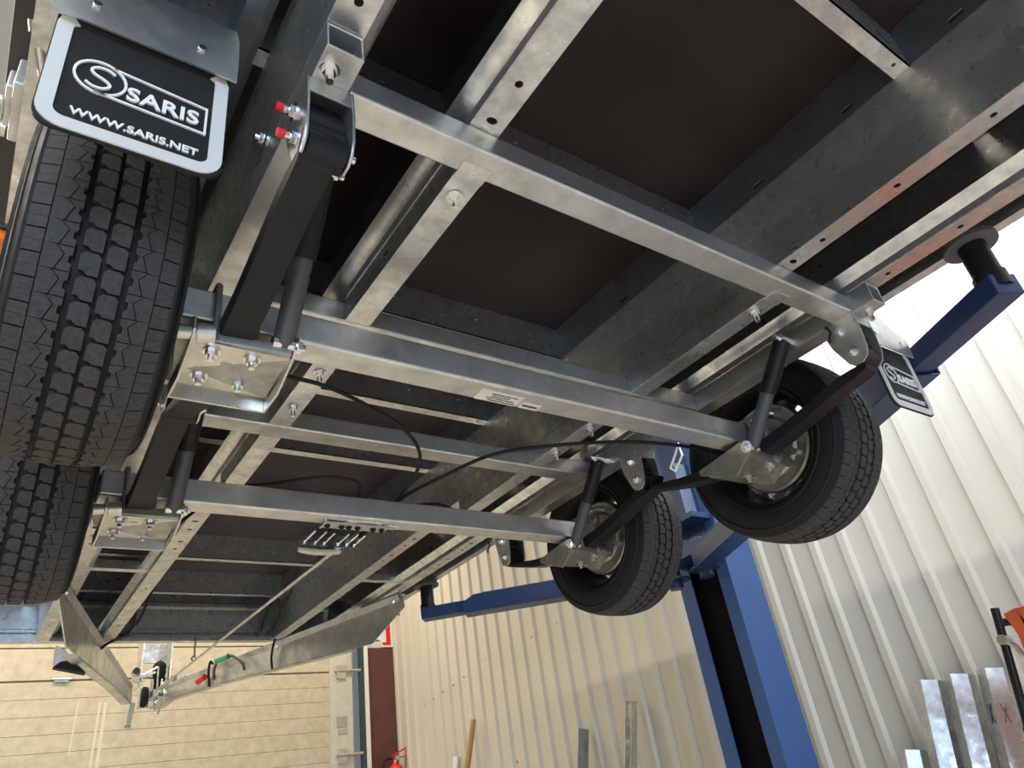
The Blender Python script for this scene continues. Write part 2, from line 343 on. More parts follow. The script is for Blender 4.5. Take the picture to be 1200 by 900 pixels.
# hand drawn crosses on the last beam
p0 = Vector((3.2, 1.66, FL)); p1 = Vector((xw, 1.43, .216)); d = (p1 - p0).normalized(); a = Vector((0, 1, 0)); a = (a - d * a.dot(d)).normalized(); b = d.cross(a)
mk = MB(); L = (p1 - p0).length
for (u0, v0, u1, v1) in ((-.5, .15, 0, .5), (0, .5, .5, .15)):
    A = p0 + a * (u0 * .1) + b * (v0 * .1); B = p0 + a * (u1 * .1) + b * (v1 * .1); e = (B - A)
    nn = d.cross(e).normalized(); nn = nn if nn.dot(b) > 0 else -nn
    for (f0, s0, f1, s1) in ((.3, .20, .7, .13), (.35, .13, .65, .20)):
        mk.beam(A + e * f0 + d * (L - s0) + nn * .004, A + e * f1 + d * (L - s1) + nn * .004, .002, .003, up=nn)
mk_o = obj('pen_mark', mk, INK, l3); 

# black tube frame with orange cover at the right edge
hx = 2.7
hf = thing('tube_frame', 'black tubular frame with an orange cover at the right edge', 'frame', (hx, 1.3, FL))
obj('upright', MB().cyl((hx - .02, 1.36, FL), (hx, 1.046, .341), .013, 12), BLACKP, hf)
obj('crossbar', MB().tube([(hx, 1.055, .30), (hx, 1.03, .293), (hx, .98, .295), (hx, .6, .33)], .012), BLACKP, hf)
obj('crossbar', MB().tube([(hx, 1.12, -.01), (hx, 1.09, -.015), (hx, 1.04, -.014), (hx, .6, .02)], .012), BLACKP, hf)
obj('upright', MB().cyl((hx - .02, .75, FL), (hx, .60, .341), .013, 12), BLACKP, hf)
obj('cover', MB().sheet([(1.0, .322), (.985, .25), (.99, .19), (.97, .16), (.96, .09), (.93, .02)], .05, hx - .02, hx + .02, fn=lambda a, b, x: (x, a, b)).box(hx - .02, hx + .02, .25, .985, .17, .325).box(hx - .02, hx + .30, .55, .86, -.95, .28), ORANGE, hf, .006, label='orange cover hung on the frame')  # lower box extends the cover out of view, added to redden rail reflections
obj('clamp', MB().cyl((hx - .02, 1.06, .245), (hx + .02, 1.06, .245), .016, 10).tube([(hx - .01, 1.06, .245), (hx - .01, 1.035, .22), (hx - .01, 1.025, .19), (hx - .01, 1.01, .185)], .009), ZINC, hf)
obj('clamp', MB().cyl((hx - .02, 1.135, -.05), (hx + .02, 1.135, -.05), .016, 10).tube([(hx - .01, 1.12, -.05), (hx - .01, 1.10, -.07), (hx - .01, 1.09, -.11)], .009), ZINC, hf)

# ------------------------------------------------------------------ the trailer
T = thing('trailer', 'galvanised flatbed trailer with tandem axles raised on the blue lift', 'trailer', (.907, 1.4, .5))
TX = 1.814                                   # mirror plane is x = TX / 2
def mir(p): return (TX - p[0], p[1], p[2])
ZF, ZT, ZW, ZD = .928, .877, 1.109, 1.216
Y0, Y1 = -1.3, 3.87
HOLES = [(-1.0, 0), (-.65, 0), (-.3, 0), (.144, 0), (.33, 0), (.50, 0), (.575, 1), (2.325, 1), (2.40, 0), (2.515, 1), (2.59, 0), (3.05, 0), (3.6, 0)]
def rail(xw_, dirn, label=None):
    """folded rail: web at xw_, flange going towards dirn"""
    r = MB(); fx = .053
    lo, hi = min(xw_, xw_ + dirn * fx), max(xw_, xw_ + dirn * fx)
    hl = [circ((lo + hi) / 2 + .0, yy, .0065 if k == 0 else .0065, 12, None) if k == 0 else [(x, y) for x, y in circ((lo + hi) / 2, yy, .0065, 12, .0095)] for yy, k in HOLES]
    r.plate([(lo, Y0), (hi, Y0), (hi, Y1), (lo, Y1)], hl, lambda u, v, w: (u, v, ZF + w), .003)
    e = xw_ + dirn * fx
    r.sheet([(e, ZF + .0015), (e + dirn * .001, ZF + .018), (e + dirn * .010, ZF + .026), (e + dirn * .013, ZF + .027), (e + dirn * .026, ZF + .039)], .003, Y0, Y1)
    r.sheet([(xw_ + dirn * .0015, ZF), (xw_ + dirn * .0035, ZF + .088), (xw_ + dirn * .001, ZF + .10), (xw_ - dirn * .012, ZW)], .003, Y0, Y1)
    return obj('chassis_rail', r, GALVR, T, label=label)
GALVR = GALV
rail(.230, 1); rail(.541, -1); rail(1.273, 1); rail(1.584, -1)
# band above the inner rails, with slots
for xx, s in ((1.262, -1), (TX - 1.262, 1)):
    b = MB(); hl = [[(yy - .014, ZW + .016), (yy + .014, ZW + .016), (yy + .014, ZW + .026), (yy - .014, ZW + .026)] for yy in [-.9, -.65, -.4, -.13, .10, .33, .56, .79, 1.02, 1.5, 1.73, 1.95, 2.4, 2.63, 2.86, 3.4]]
    b.plate([(Y0, ZW - .004), (Y1, ZW - .004), (Y1, ZD - .002), (Y0, ZD - .002)], hl, lambda u, v, w: (xx + s * (.0 + w), u, v), .002)
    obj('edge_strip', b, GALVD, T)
# deck panels
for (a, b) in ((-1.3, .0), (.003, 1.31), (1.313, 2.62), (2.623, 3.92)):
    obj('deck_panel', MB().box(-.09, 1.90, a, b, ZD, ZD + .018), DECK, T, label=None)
# cross members: Z section, dark upright with a narrow foot
for yy in (-.85, -.33, .20, .745, 1.301, 1.70, 2.096, 2.65, 3.188, 3.686):
    m = MB(); hl = [circ(x, ZW + .055, .005, 8) for x in (-.02, .12, .38, .42, .72, .97, 1.15, 1.40, 1.46, 1.68, 1.82)]
    m.plate([(-.085, ZW), (1.895, ZW), (1.895, ZD - .001), (-.085, ZD - .001)], hl, lambda u, v, w: (u, yy + w, v), .003)
    hh = [circ(1.228, yy + .016, .0045, 8), circ(.59, yy + .016, .0045, 8), circ(1.535, yy + .016, .005, 8)]
    m.plate([(-.085, yy), (1.895, yy), (1.895, yy + .034), (-.085, yy + .034)], hh, lambda u, v, w: (u, v, ZW + w), .003)
    obj('cross_member', m, GALVM, T) if 'GALVM' in globals() else obj('cross_member', m, GALV, T)
# low rungs between the rail pairs
for (a, b) in ((.27, .50), (1.315, 1.545)):
    obj('rung', MB().sheet([(2.875, .975), (2.875, .945), (2.905, .945), (2.905, .975)], .003, a, b, fn=lambda p, q, x: (x, p, q)), GALV, T)
# outer side rails and the stringer beside the left rail
for s in (0, 1):
    f = (lambda x: x) if s == 0 else (lambda x: TX - x)
    m = MB().sheet([(f(-.062), 1.082), (f(-.062), 1.067), (f(-.094), 1.067), (f(-.094), 1.25)], .003, Y0, 3.95)
    m.sheet([(f(-.094), 1.25), (f(-.064), 1.25)], .003, Y0, 3.95)
    obj('side_rail', m, GALV, T)
    m = MB().sheet([(f(.150), 1.19), (f(.150), 1.125), (f(.160), 1.108), (f(.185), 1.10), (f(.20), 1.112), (f(.205), 1.14), (f(.205), 1.19)], .003, Y0, 3.86)
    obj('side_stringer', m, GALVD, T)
# front beam
m = MB().sheet([(3.862, .945), (3.862, .928), (3.905, .928), (3.905, .942), (3.897, .948), (3.905, .954), (3.905, .968), (3.895, .974), (3.895, .985), (3.905, .99), (3.905, 1.09), (3.89, 1.10), (3.89, 1.115), (3.905, 1.125), (3.905, 1.25)], .003, -.09, 1.90, fn=lambda a, b, x: (x, a, b))
obj('front_beam', m, GALV, T)
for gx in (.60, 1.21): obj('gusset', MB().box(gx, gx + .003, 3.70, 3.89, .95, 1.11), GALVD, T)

# subframe: hollow longitudinal tubes, crossbars, bolted channels
def hollow(x0, x1, z0, z1, y0, y1, t=.004):
    m = MB(); o = [(x0, z0), (x1, z0), (x1, z1), (x0, z1)]; i = [(x0 + t, z0 + t), (x1 - t, z0 + t), (x1 - t, z1 - t), (x0 + t, z1 - t)]
    vs = [(a, y, b) for y in (y0, y1) for lp in (o, i) for a, b in lp]; fs = []
    for k in range(4):
        j = (k + 1) % 4
        fs += [(k, j, 8 + j, 8 + k), (4 + j, 4 + k, 12 + k, 12 + j), (k, 4 + k, 4 + j, j), (8 + k, 8 + j, 12 + j, 12 + k)]
    return m.add(vs, fs)
for (a, b) in ((.230, .283), (1.531, 1.584)): obj('subframe_tube', hollow(a, b, ZT, ZF - .001, .543, 2.15), GALVT, T, .0025)
for yy, d_ in ((.596, .055), (1.088, .055), (1.546, .060)):
    obj('crossbar', MB().box(.284, 1.530, yy, yy + d_, ZT, ZF - .001), GALVT, T, .005, seg=3)
for a, b in ((.488, .541), (1.273, 1.326)):
    st = obj('bolted_channel', MB().box(a, b, .652, 1.087, ZT + .001, ZF - .001).box(a, b, 1.144, 1.545, ZT + .001, ZF - .001).box(a, b, 1.607, 1.95, ZT + .001, ZF - .001).box(a, b, .625, .66, ZT - .0015, ZT + .001), GALV, T, .002)
    for yy in (.70, 1.284, 1.446): obj('bolt', MB().bolt(((a + b) / 2 - .001, yy, ZT), (0, 0, -1), .010, .009, .016), BOLT, st)
for x_ in (.247, 1.566):
    obj('bolt', MB().bolt((x_, .577, ZT), (0, 0, -1), .010, .009, .016), BOLT, T)
    obj('bolt', MB().bolt((x_, 2.135, ZT), (0, 0, -1), .009, .008, .014), BOLT, T)
# corner gusset near the subframe crossbar
# spring hangers
def hanger(dy, left, marks=False):
    f = (lambda x: x) if left else (lambda x: TX - x)
    out = [(.597, ZT + .0), (.594, .83), (.597, .782), (.604, .762), (.618, .752), (.634, .752), (.650, .762), (.672, .815), (.678, .845), (.676, ZT)]
    P = MB()
    for xa in (.2235, .2865):
        P.plate([(y + dy, z) for y, z in out], [], lambda u, v, w: (f(xa + w), u, v), .004)
    P.box(min(f(.2235), f(.2905)), max(f(.2235), f(.2905)), .597 + dy, .601 + dy, .848, ZT)
    h = obj('spring_hanger', P, GALVH, T, .0012)
    r = MB()
    for (y_, z_, q) in ((.626, .825, .013), (.622, .802, .010), (.640, .845, .012)): r.cyl((f(.230), y_ + dy, z_), (f(.284), y_ + dy, z_), q, 14)
    r.box(min(f(.230), f(.284)), max(f(.230), f(.284)), .625 + dy, .665 + dy, .80, .86)
    obj('rubber_block', r, RUBBER, h)
    obj('spring_eye', MB().cyl((f(.231), .628 + dy, .775), (f(.283), .628 + dy, .775), .024, 20), BLACKP, h)
    inner = f(.2905); s_in = 1 if left else -1; outer = f(.2235)
    for (y_, z_) in ((.640, .847), (.632, .786)):
        obj('bolt', MB().bolt((inner, y_ + dy, z_), (s_in, 0, 0), .009, .008, .006), BOLT, h); obj('bolt', MB().bolt((outer, y_ + dy, z_), (-s_in, 0, 0), .009, .009, .010), BOLT, h)
        if marks: obj('paint_mark', MB().cyl((outer - s_in * .016, y_ + dy, z_), (outer - s_in * .026, y_ + dy, z_), .0062, 10), RED, h)
    return h
GALVH = mat('galvanised_bracket', (.62, .63, .62), .3, .92, (.5, .51, .5), 25, .42)
SH, SA = .735, .712
for k in range(3):
    for left in (True, False): hanger(SH * k if k < 2 else 1.44, left, left and k == 0)
# leaf springs
sp = [(.606, .782), (.628, .751), (.66, .748), (.70, .745), (.78, .726), (.88, .705), (.96, .695), (1.03, .693), (1.12, .700), (1.22, .718), (1.31, .742), (1.375, .760)]
for k in range(2):
    for x0_ in (.222, TX - .272):
        top = [(y + (SA * k), z + t_) for (y, z), t_ in zip(sp, (.004, .008, .012, .014, .015, .016, .017, .017, .016, .013, .009, .005))]
        bot = [(y + (SA * k), z - t_) for (y, z), t_ in zip(sp, (.004, .008, .012, .014, .015, .016, .017, .017, .016, .013, .009, .005))]
        m = MB(); n = len(top); vs = []
        for x_ in (x0_, x0_ + .05): vs += [(x_, y, z) for y, z in top] + [(x_, y, z) for y, z in bot]
        fs = []
        for i in range(n - 1):
            fs += [(i, i + 1, 2 * n + i + 1, 2 * n + i), (n + i + 1, n + i, 3 * n + i, 3 * n + i + 1), (i, n + i, n + i + 1, i + 1), (2 * n + i, 2 * n + i + 1, 3 * n + i + 1, 3 * n + i)]
        fs += [(0, 2 * n, 3 * n, n), (n - 1, 2 * n - 1, 4 * n - 1, 3 * n - 1)]
        m.add(vs, fs); obj('leaf_spring', m, BLACKP, T, .003)
# axle beams, seats, u bolts, axle plates, shocks
for k in range(2):
    dy = SA * k; ya = .962 + (0 if k == 0 else .706)
    ax = obj('axle_beam', MB().box(.165, 1.649, ya, ya + .06, .711, .771), GALVT, T, .006, seg=3)
    # stickers
    lx = .726 if k == 0 else .752
    st = obj('sticker', MB().box(lx, lx + .10, ya + .020, ya + .056, .7102, .7112), PAPER, ax, label='white printed sticker on the axle')
    st2 = obj('sticker', MB().box(lx + .108, lx + .155, ya + .034, ya + .056, .7102, .7112), PAPER, ax, label='small white printed sticker on the axle')
    ink = MB(); random.seed(3 + k)
    for r_, (u0, u1) in enumerate(((.028, .09), (.03, .07), (.022, .085), (.03, .095))):
        u = u0
        while u < u1:
            q = random.uniform(.002, .007); ink.box(lx + u, lx + min(u + q, .097), ya + .026 + r_ * .0075, ya + .0295 + r_ * .0075, .7096, .7102); u += q + .0015
    ink.box(lx + .112, lx + .15, ya + .042, ya + .048, .7096, .7102)
    obj('printed_lines', ink, INK, ax)
    for left in (True, False):
        f = (lambda x: x) if left else (lambda x: TX - x)
        A_, B_ = min(f(.183), f(.333)), max(f(.183), f(.333))
        p = MB()
        hs = [circ(f(.247), .985 + dy, .006, 10, .010)] + [[(f(.222) + sx * .010, .985 - .0 + dy + sy * .006) for sx, sy in ((-1, -1), (1, -1), (1, 1), (-1, 1))], [(f(.275) + sx * .010, .985 + dy + sy * .006) for sx, sy in ((-1, -1), (1, -1), (1, 1), (-1, 1))]] if k else [circ(f(.247), 1.0 + dy, .006, 10, .010)]
        p.plate([(A_, .955 + dy), (B_, .955 + dy), (B_, 1.082 + dy), (A_, 1.082 + dy)], hs, lambda u, v, w: (u, v, .663 + w), .005)
        # rear upturned lip, front down turned lip, side wings
        p.box(A_, B_, .951 + dy, .956 + dy, .663, .688)
        if left: p.add([(A_, 1.080 + dy, .663), (B_, 1.080 + dy, .663), (B_, 1.085 + dy, .638), (A_, 1.085 + dy, .638), (A_, 1.085 + dy, .667), (B_, 1.085 + dy, .667), (B_, 1.090 + dy, .638), (A_, 1.090 + dy, .638)],
              [(0, 1, 2, 3), (7, 6, 5, 4), (0, 3, 7, 4), (1, 5, 6, 2), (3, 2, 6, 7), (0, 4, 5, 1)])
        for xa in (.181, .333):
            o_ = [(.935 + dy, .692), (.935 + dy, .672), (.950 + dy, .660), (1.02 + dy, .636), (1.088 + dy, .637), (1.085 + dy, .664), (.99 + dy, .668), (.965 + dy, .700), (.945 + dy, .702)] if left else [(.945 + dy, .697), (.938 + dy, .672), (1.000 + dy, .628), (1.104 + dy, .676), (1.106 + dy, .690), (.985 + dy, .703), (.96 + dy, .706)]
            p.plate(o_, [], lambda u, v, w: (f(xa + w), u, v), .004)
        pl = obj('axle_plate', p, ZINC if left else DULL, T, .001)
        for (x_, y_) in ((.217, .972), (.278, .972), (.217, 1.045), (.278, 1.045)) if left else ((.217, .975), (.217, 1.045)):
            obj('bolt', MB().bolt((f(x_), y_ + dy, .663), (0, 0, -1), .0095, .010, .008), BOLT, pl)
        for x_ in (.217, .278):
            u = MB().tube([(f(x_), .953 + dy, .668), (f(x_), .953 + dy, .765), (f(x_), .962 + dy, .778), (f(x_), 1.028 + dy, .778), (f(x_), 1.037 + dy, .765), (f(x_), 1.037 + dy, .668)], .0055, 8, 3)
            obj('u_bolt', u, DULL, pl)
        # shock absorber: grey lower body, black upper shroud
        lo = Vector((f(.318), .945 + dy, .685)); up_ = Vector((f(.312), .765 + dy, .902)); d_ = up_ - lo
        sh = obj('shock_absorber', MB().cyl(lo + d_ * .05, lo + d_ * .56, .0175, 20).cyl(lo - d_ * .02, lo + d_ * .06, .012, 14, .0175), SHOCKG, T)
        obj('upper_shroud', MB().cyl(lo + d_ * .50, lo + d_ * .97, .021, 20), BLACKP, sh)
        obj('bolt', MB().bolt((f(.337), lo.y, lo.z), ((1 if left else -1), 0, 0), .011, .010, .006).cyl((f(.300), lo.y, lo.z), (f(.337), lo.y, lo.z), .012, 12), BOLT, sh)
        obj('bolt', MB().bolt((f(.330), up_.y, up_.z), ((1 if left else -1), 0, 0), .009, .008, .010).cyl((f(.283), up_.y, up_.z), (f(.33), up_.y, up_.z), .012, 12), BOLT, sh)

# wheels -----------------------------------------------------------------
R, W = .260, .205
def crown(u): return R - .010 * abs(2 * u - 1) ** 3.0        # u across the tread 0..1
TW = .172; TX0 = (W - TW) / 2
def tread_mesh():
    m = MB(); N = 52; pit = 2 * PI / N
    def blk(poly, phase=0.0, r0=-.0085, top=0.0):
        n = len(poly)
        for i in range(N):
            t0 = (i + phase) * pit; vs = []
            for dr in (r0, top):
                for u, v in poly:
                    th = t0 + v * pit; r = crown(u) + dr; vs.append((TX0 + u * TW - W / 2, r * math.cos(th), r * math.sin(th)))
            m.add(vs, [tuple(range(n, 2 * n))] + [(k, (k + 1) % n, n + (k + 1) % n, n + k) for k in range(n)])
    g = .045
    # centre blocks, two rows, stepped hexagons
    blk([(.355, g), (.43, g), (.455, .18), (.485, .18), (.485, .80), (.46, 1 - g), (.385, 1 - g), (.355, .82)])
    blk([(.515, g), (.585, g), (.615, .2), (.645, .2), (.645, .82), (.615, 1 - g), (.54, 1 - g), (.515, .8)], .5)
    for mirror in (0, 1):
        F = (lambda p: [(1 - u, v) for u, v in p][::-1]) if mirror else (lambda p: p)
        # rib with notched inner edge and zigzag outer edge
        blk(F([(.218, .02), (.31, .02), (.31, .30), (.288, .36), (.288, .62), (.31, .68), (.31, .98), (.205, .98), (.262, .66)]), .2 + .3 * mirror)
        # zigzag partner
        blk(F([(.125, .0), (.210, .02), (.254, .66), (.198, .98), (.125, .99)]), .2 + .3 * mirror, top=-.0004)
        # shoulder lugs
        blk(F([(.0, .03), (.06, .03), (.118, .03), (.118, .49), (.06, .49), (.0, .49)]), .0, top=-.0002)
        blk(F([(.0, .50), (.06, .50), (.118, .50), (.118, .97), (.06, .97), (.0, .97)]), .0, top=-.0002)
    return m
def sidewall(n=72):
    prof = [(.022, .168), (.012, .172), (.004, .180), (.0, .205), (.002, .225), (.008, .240), (TX0 - .004, .2495), (TX0, crown(0) - .0005)]
    prof += [(TX0 + u * TW, crown(u) - .0078) for u in (.015, .2, .4, .6, .8, .985)]
    prof += [(W - x, r) for x, r in reversed([(.022, .168), (.012, .172), (.004, .180), (.0, .205), (.002, .225), (.008, .240), (TX0 - .004, .2495), (TX0, crown(0) - .0005)])]
    prof = [(x - W / 2, r) for x, r in prof]; m = MB().lathe(prof, (0, 0, 0), n)
    for x in (0, 1):                         # raised moulding rings on the sidewall
        s = -1 if x == 0 else 1
        for rr in (.188, .232): m.lathe([(s * (W / 2 - .003), rr - .003), (s * (W / 2 + .0012), rr), (s * (W / 2 - .003), rr + .003)], (0, 0, 0), n)
    return m
whc = {}
def wheel(xc, yc, right):
    global wheel0
    loc = (xc, yc, .765)
    if not whc:
        o = obj('wheel', sidewall(), RUBBER, T, base=(0, 0, 0), ang=40)
        tr = obj('tread', tread_mesh(), TREADM, o, base=(0, 0, 0), ang=30)
        rim = MB().lathe([(-.085, .172), (-.092, .168), (-.084, .160), (-.070, .157), (-.045, .152), (-.02, .140), (.02, .138), (.05, .150), (.085, .158), (.093, .168), (.085, .172)], (0, 0, 0), 60)
        silver = mat('silver_wheel_paint', (.7, .7, .69), .35, .3); rm = obj('rim', rim, BLACKP, o, base=(0, 0, 0))
        hs = [circ(.126 * math.cos(2 * PI * i / 14), .126 * math.sin(2 * PI * i / 14), .0125, 10) for i in range(14)]
        dk = MB().plate(circ(0, 0, .1405, 60), hs, lambda u, v, w_: (.030 + w_, u, v), .004)
        obj('wheel_disc', dk, silver, o, base=(0, 0, 0))
        whc['o'] = o
    else:
        s = whc['o']; o = s.copy(); C.objects.link(o)
        for ch in s.children: c = ch.copy(); C.objects.link(c); c.parent = o
        o.parent = T
    o.location = Vector(loc) - Vector(T['_b'])
    o.rotation_euler = (random.uniform(0, 1.0) if len(whc) > 0 else 0, 0, 0 if right else PI)
    return o
for yc in (1.035, 1.765):
    wheel(1.665 + W / 2, yc, True)
for yc in (1.040, 1.762):
    wheel(-.057 + W / 2, yc, False)
# brake assemblies: back plate, drum, cable boss, levers
for k in range(2):
    yc = 1.035 + .73 * k
    for right in (True, False):
        f = (lambda x: x) if right else (lambda x: TX - x)
        x0_ = 1.722
        bp = MB().lathe([(0, .001), (0, .028), (-.006, .034), (-.006, .080), (0, .088), (0, .112), (-.004, .120), (.0, .1255), (.014, .1265), (.014, .118), (.004, .10), (.004, .001)], (0, 0, 0), 48)
        bpo = obj('brake_backplate', MB().add([(f(x0_ + v.x), yc + v.y, .765 + v.z) for v in bp.v], bp.f), DULL, T)
        obj('brake_drum', MB().cyl((f(1.738), yc, .765), (f(1.792), yc, .765), .112, 40), DULL, bpo)
        det = MB()
        for i in range(5): a_ = 2 * PI * i / 5 + .5; det.bolt((f(x0_ - .003), yc + .062 * math.cos(a_), .765 + .062 * math.sin(a_)), (-1 if right else 1, 0, 0), .008, .006, .004)
        for (dy_, dz_) in ((.055, -.08), (-.07, -.045), (-.075, .03)): det.cyl((f(x0_), yc + dy_, .765 + dz_), (f(x0_ - .008), yc + dy_, .765 + dz_), .010, 12)
        obj('backplate_bolts', det, ZINC, bpo)
        lev = MB().tube([(f(x0_ - .01), yc + .035, .825), (f(x0_ - .035), yc + .01, .842), (f(x0_ - .036), yc - .03, .853), (f(x0_ - .01), yc - .055, .845)], .008, 8)
        lev.tube([(f(x0_ - .01), yc + .06, .80), (f(x0_ - .03), yc + .045, .815), (f(x0_ - .03), yc + .01, .822)], .007, 8)
        lev.beam((f(x0_ - .01), yc + .05, .79), (f(x0_ - .035), yc - .04, .815), .012, .02)
        obj('brake_lever_housing', lev, ZINC, bpo)
        hub = MB().cyl((f(1.649), .992 + SA * k, .741), (f(1.70), yc - .01, .757), .030, 20).cyl((f(1.69), yc, .765), (f(1.724), yc, .765), .034, 24)
        obj('stub_axle', hub, DULL, T)
        # bracket running from the axle plate to the back plate
        br = MB()
        P = [(f(1.482), .94 + SA * k, .664), (f(1.482), 1.07 + SA * k, .655), (f(1.640), 1.03 + SA * k, .664), (f(1.655), .955 + SA * k, .668)]
        br.add([(x, y, z) for x, y, z in P] + [(x, y, z + .018) for x, y, z in P], [(0, 1, 2, 3), (7, 6, 5, 4), (0, 4, 5, 1), (1, 5, 6, 2), (2, 6, 7, 3), (3, 7, 4, 0)])
        bo = obj('axle_seat_arm', br, DULL, T, .003)
        obj('end_bolt', MB().cyl((f(1.655), .953 + SA * k, .672), (f(1.625), .953 + SA * k, .676), .012, 12).cyl((f(1.625), .953 + SA * k, .676), (f(1.60), .950 + SA * k, .678), .016, 14), ZINC, bo)

def smooth2(P, sub=4):
    P = [Vector(p) for p in P]; Q = [P[0] * 2 - P[1]] + P + [P[-1] * 2 - P[-2]]; out = []
    for i in range(1, len(Q) - 2):
        a, b, c, d = Q[i - 1:i + 3]
        for k in range(sub):
            t = k / sub; out.append(tuple(0.5 * ((2 * b) + (c - a) * t + (2 * a - 5 * b + 4 * c - d) * t * t + (3 * b - a - 3 * c + d) * t ** 3)))
    return out + [tuple(P[-1])]
# mudguard brackets and mud flaps with raised lettering
def mudflap(x0_, y_, z0_, W_=.196, H_=.178):
    fn = lambda u, v, w_: (x0_ + u * W_, y_ - w_, z0_ + v * H_)
    def corner(c0, c1, r, a0): return [(c0 + r / W_ * math.cos(a0 + i * PI / 12), c1 + r / H_ * math.sin(a0 + i * PI / 12)) for i in range(7)]
    r = .022
    out = [(0, 1.04)] + corner(r / W_, r / H_, r, PI) + corner(1 - r / W_, r / H_, r, 1.5 * PI) + [(1, 1.04)]
    fo = obj('mudflap', MB().plate(out, [], lambda u, v, w_: (x0_ + u * W_, y_ + .004 - w_, z0_ + v * H_), .005), RUBBER, T, .0008, label='black mudflap with pale border and raised lettering')
    c = [(.10, 1.02), (.06, .99), (.05, .95)] + corner(.05 + .02 / W_, .055 + .02 / H_, .02, PI) + corner(.95 - .02 / W_, .055 + .02 / H_, .02, 1.5 * PI) + [(.95, .95), (.94, .99), (.90, 1.02)]
    sc_ = [(u * W_, v * H_) for u, v in c]; g = lambda u, v, w_: (x0_ + u, y_ - .001 - w_, z0_ + v)
    obj('pale_border', MB().ribbon(sc_, .0165, g, .0022), SILVERP, fo, label='pale grey border strip')
    m = MB(); cu, cv = .055, .099
    # logo ring merging into the box
    ring = [(cu + .0265 * math.cos(t), cv + .0265 * math.sin(t)) for t in [2 * PI * i / 28 for i in range(28)]]
    m.ribbon(ring, .0028, g, .0024, closed=True)
    S = [(cu + .014, cv + .013), (cu + .006, cv + .0175), (cu - .004, cv + .0165), (cu - .010, cv + .010), (cu - .007, cv + .004), (cu + .001, cv), (cu + .008, cv - .004), (cu + .0105, cv - .010), (cu + .004, cv - .0165), (cu - .006, cv - .0175), (cu - .014, cv - .013)]
    m.ribbon(smooth2(S), .003, g, .0024)
    m.ribbon([(cu + .012, cv + .0235), (.30 * W_ + .012, .122 - .0), (.875 * W_, .113), (.875 * W_, .068), (cu - .004, .0735)], .0026, g, .0024)
    obj('raised_logo', m, WHITE, fo)
    obj('raised_lettering', text_mb('SARIS', .031, lambda u, v, w_: g(u + .0835, v + .080 - .0, w_), .0024, .0006, 1.02, .080), WHITE, fo)
    obj('raised_lettering', text_mb('WWW.SARIS.NET', .0150, lambda u, v, w_: g(u + .033, v + .027, w_), .0024, .0003, 1.0, .134), WHITE, fo)
    return fo
mudflap(-.0555, .655, .689); mudflap(1.672, .655, .689)
for s in (0, 1):
    f = (lambda x: x) if s == 0 else (lambda x: TX - x)
    a, b = min(f(-.062), f(.146)), max(f(-.062), f(.146))
    m = MB().sheet([(.642, .862), (.640, .90), (.646, .95), (.665, 1.00), (.70, 1.05), (.74, 1.085)], .003, a, b, fn=lambda p, q, x: (x, p, q))
    br = obj('mudflap_bracket', m, GALVH, T, .0)
    for x_ in (-.02, .10): obj('screw', MB().cyl((f(x_), .6395, .897), (f(x_), .636, .897), .005, 8), BOLT, br)
    # mudguard shell over each tyre pair
# side latch, peg, amber marker light on the left side rail
lt = obj('side_latch', MB().box(-.112, -.097, .97, 1.10, 1.09, 1.15).box(-.122, -.110, .99, 1.08, 1.10, 1.14), GALVH, T, .003)
obj('latch_hook', MB().tube([(-.13, 1.02, 1.10), (-.138, 1.08, 1.12), (-.14, 1.16, 1.14), (-.135, 1.24, 1.17)], .006).cyl((-.14, 1.13, 1.145), (-.12, 1.13, 1.145), .014, 12), ZINC, lt)
obj('dropside', MB().box(-.135, -.105, Y0, 3.9, 1.20, 1.62), PLASTIC, T, .003, label='black dropside board edge')
obj('corner_peg', MB().cyl((-.092, .85, 1.085), (-.072, .905, 1.052), .0075, 12).cyl((-.094, .843, 1.09), (-.090, .856, 1.08), .011, 12), ZINC, T)
ml = obj('marker_lamp', MB().box(-.108, -.074, 1.30, 1.42, 1.040, 1.066), AMBER, T, .005, label='amber side marker lamp')
obj('lamp_base', MB().box(-.104, -.078, 1.29, 1.43, 1.060, 1.0665), PLASTIC, ml, .002)

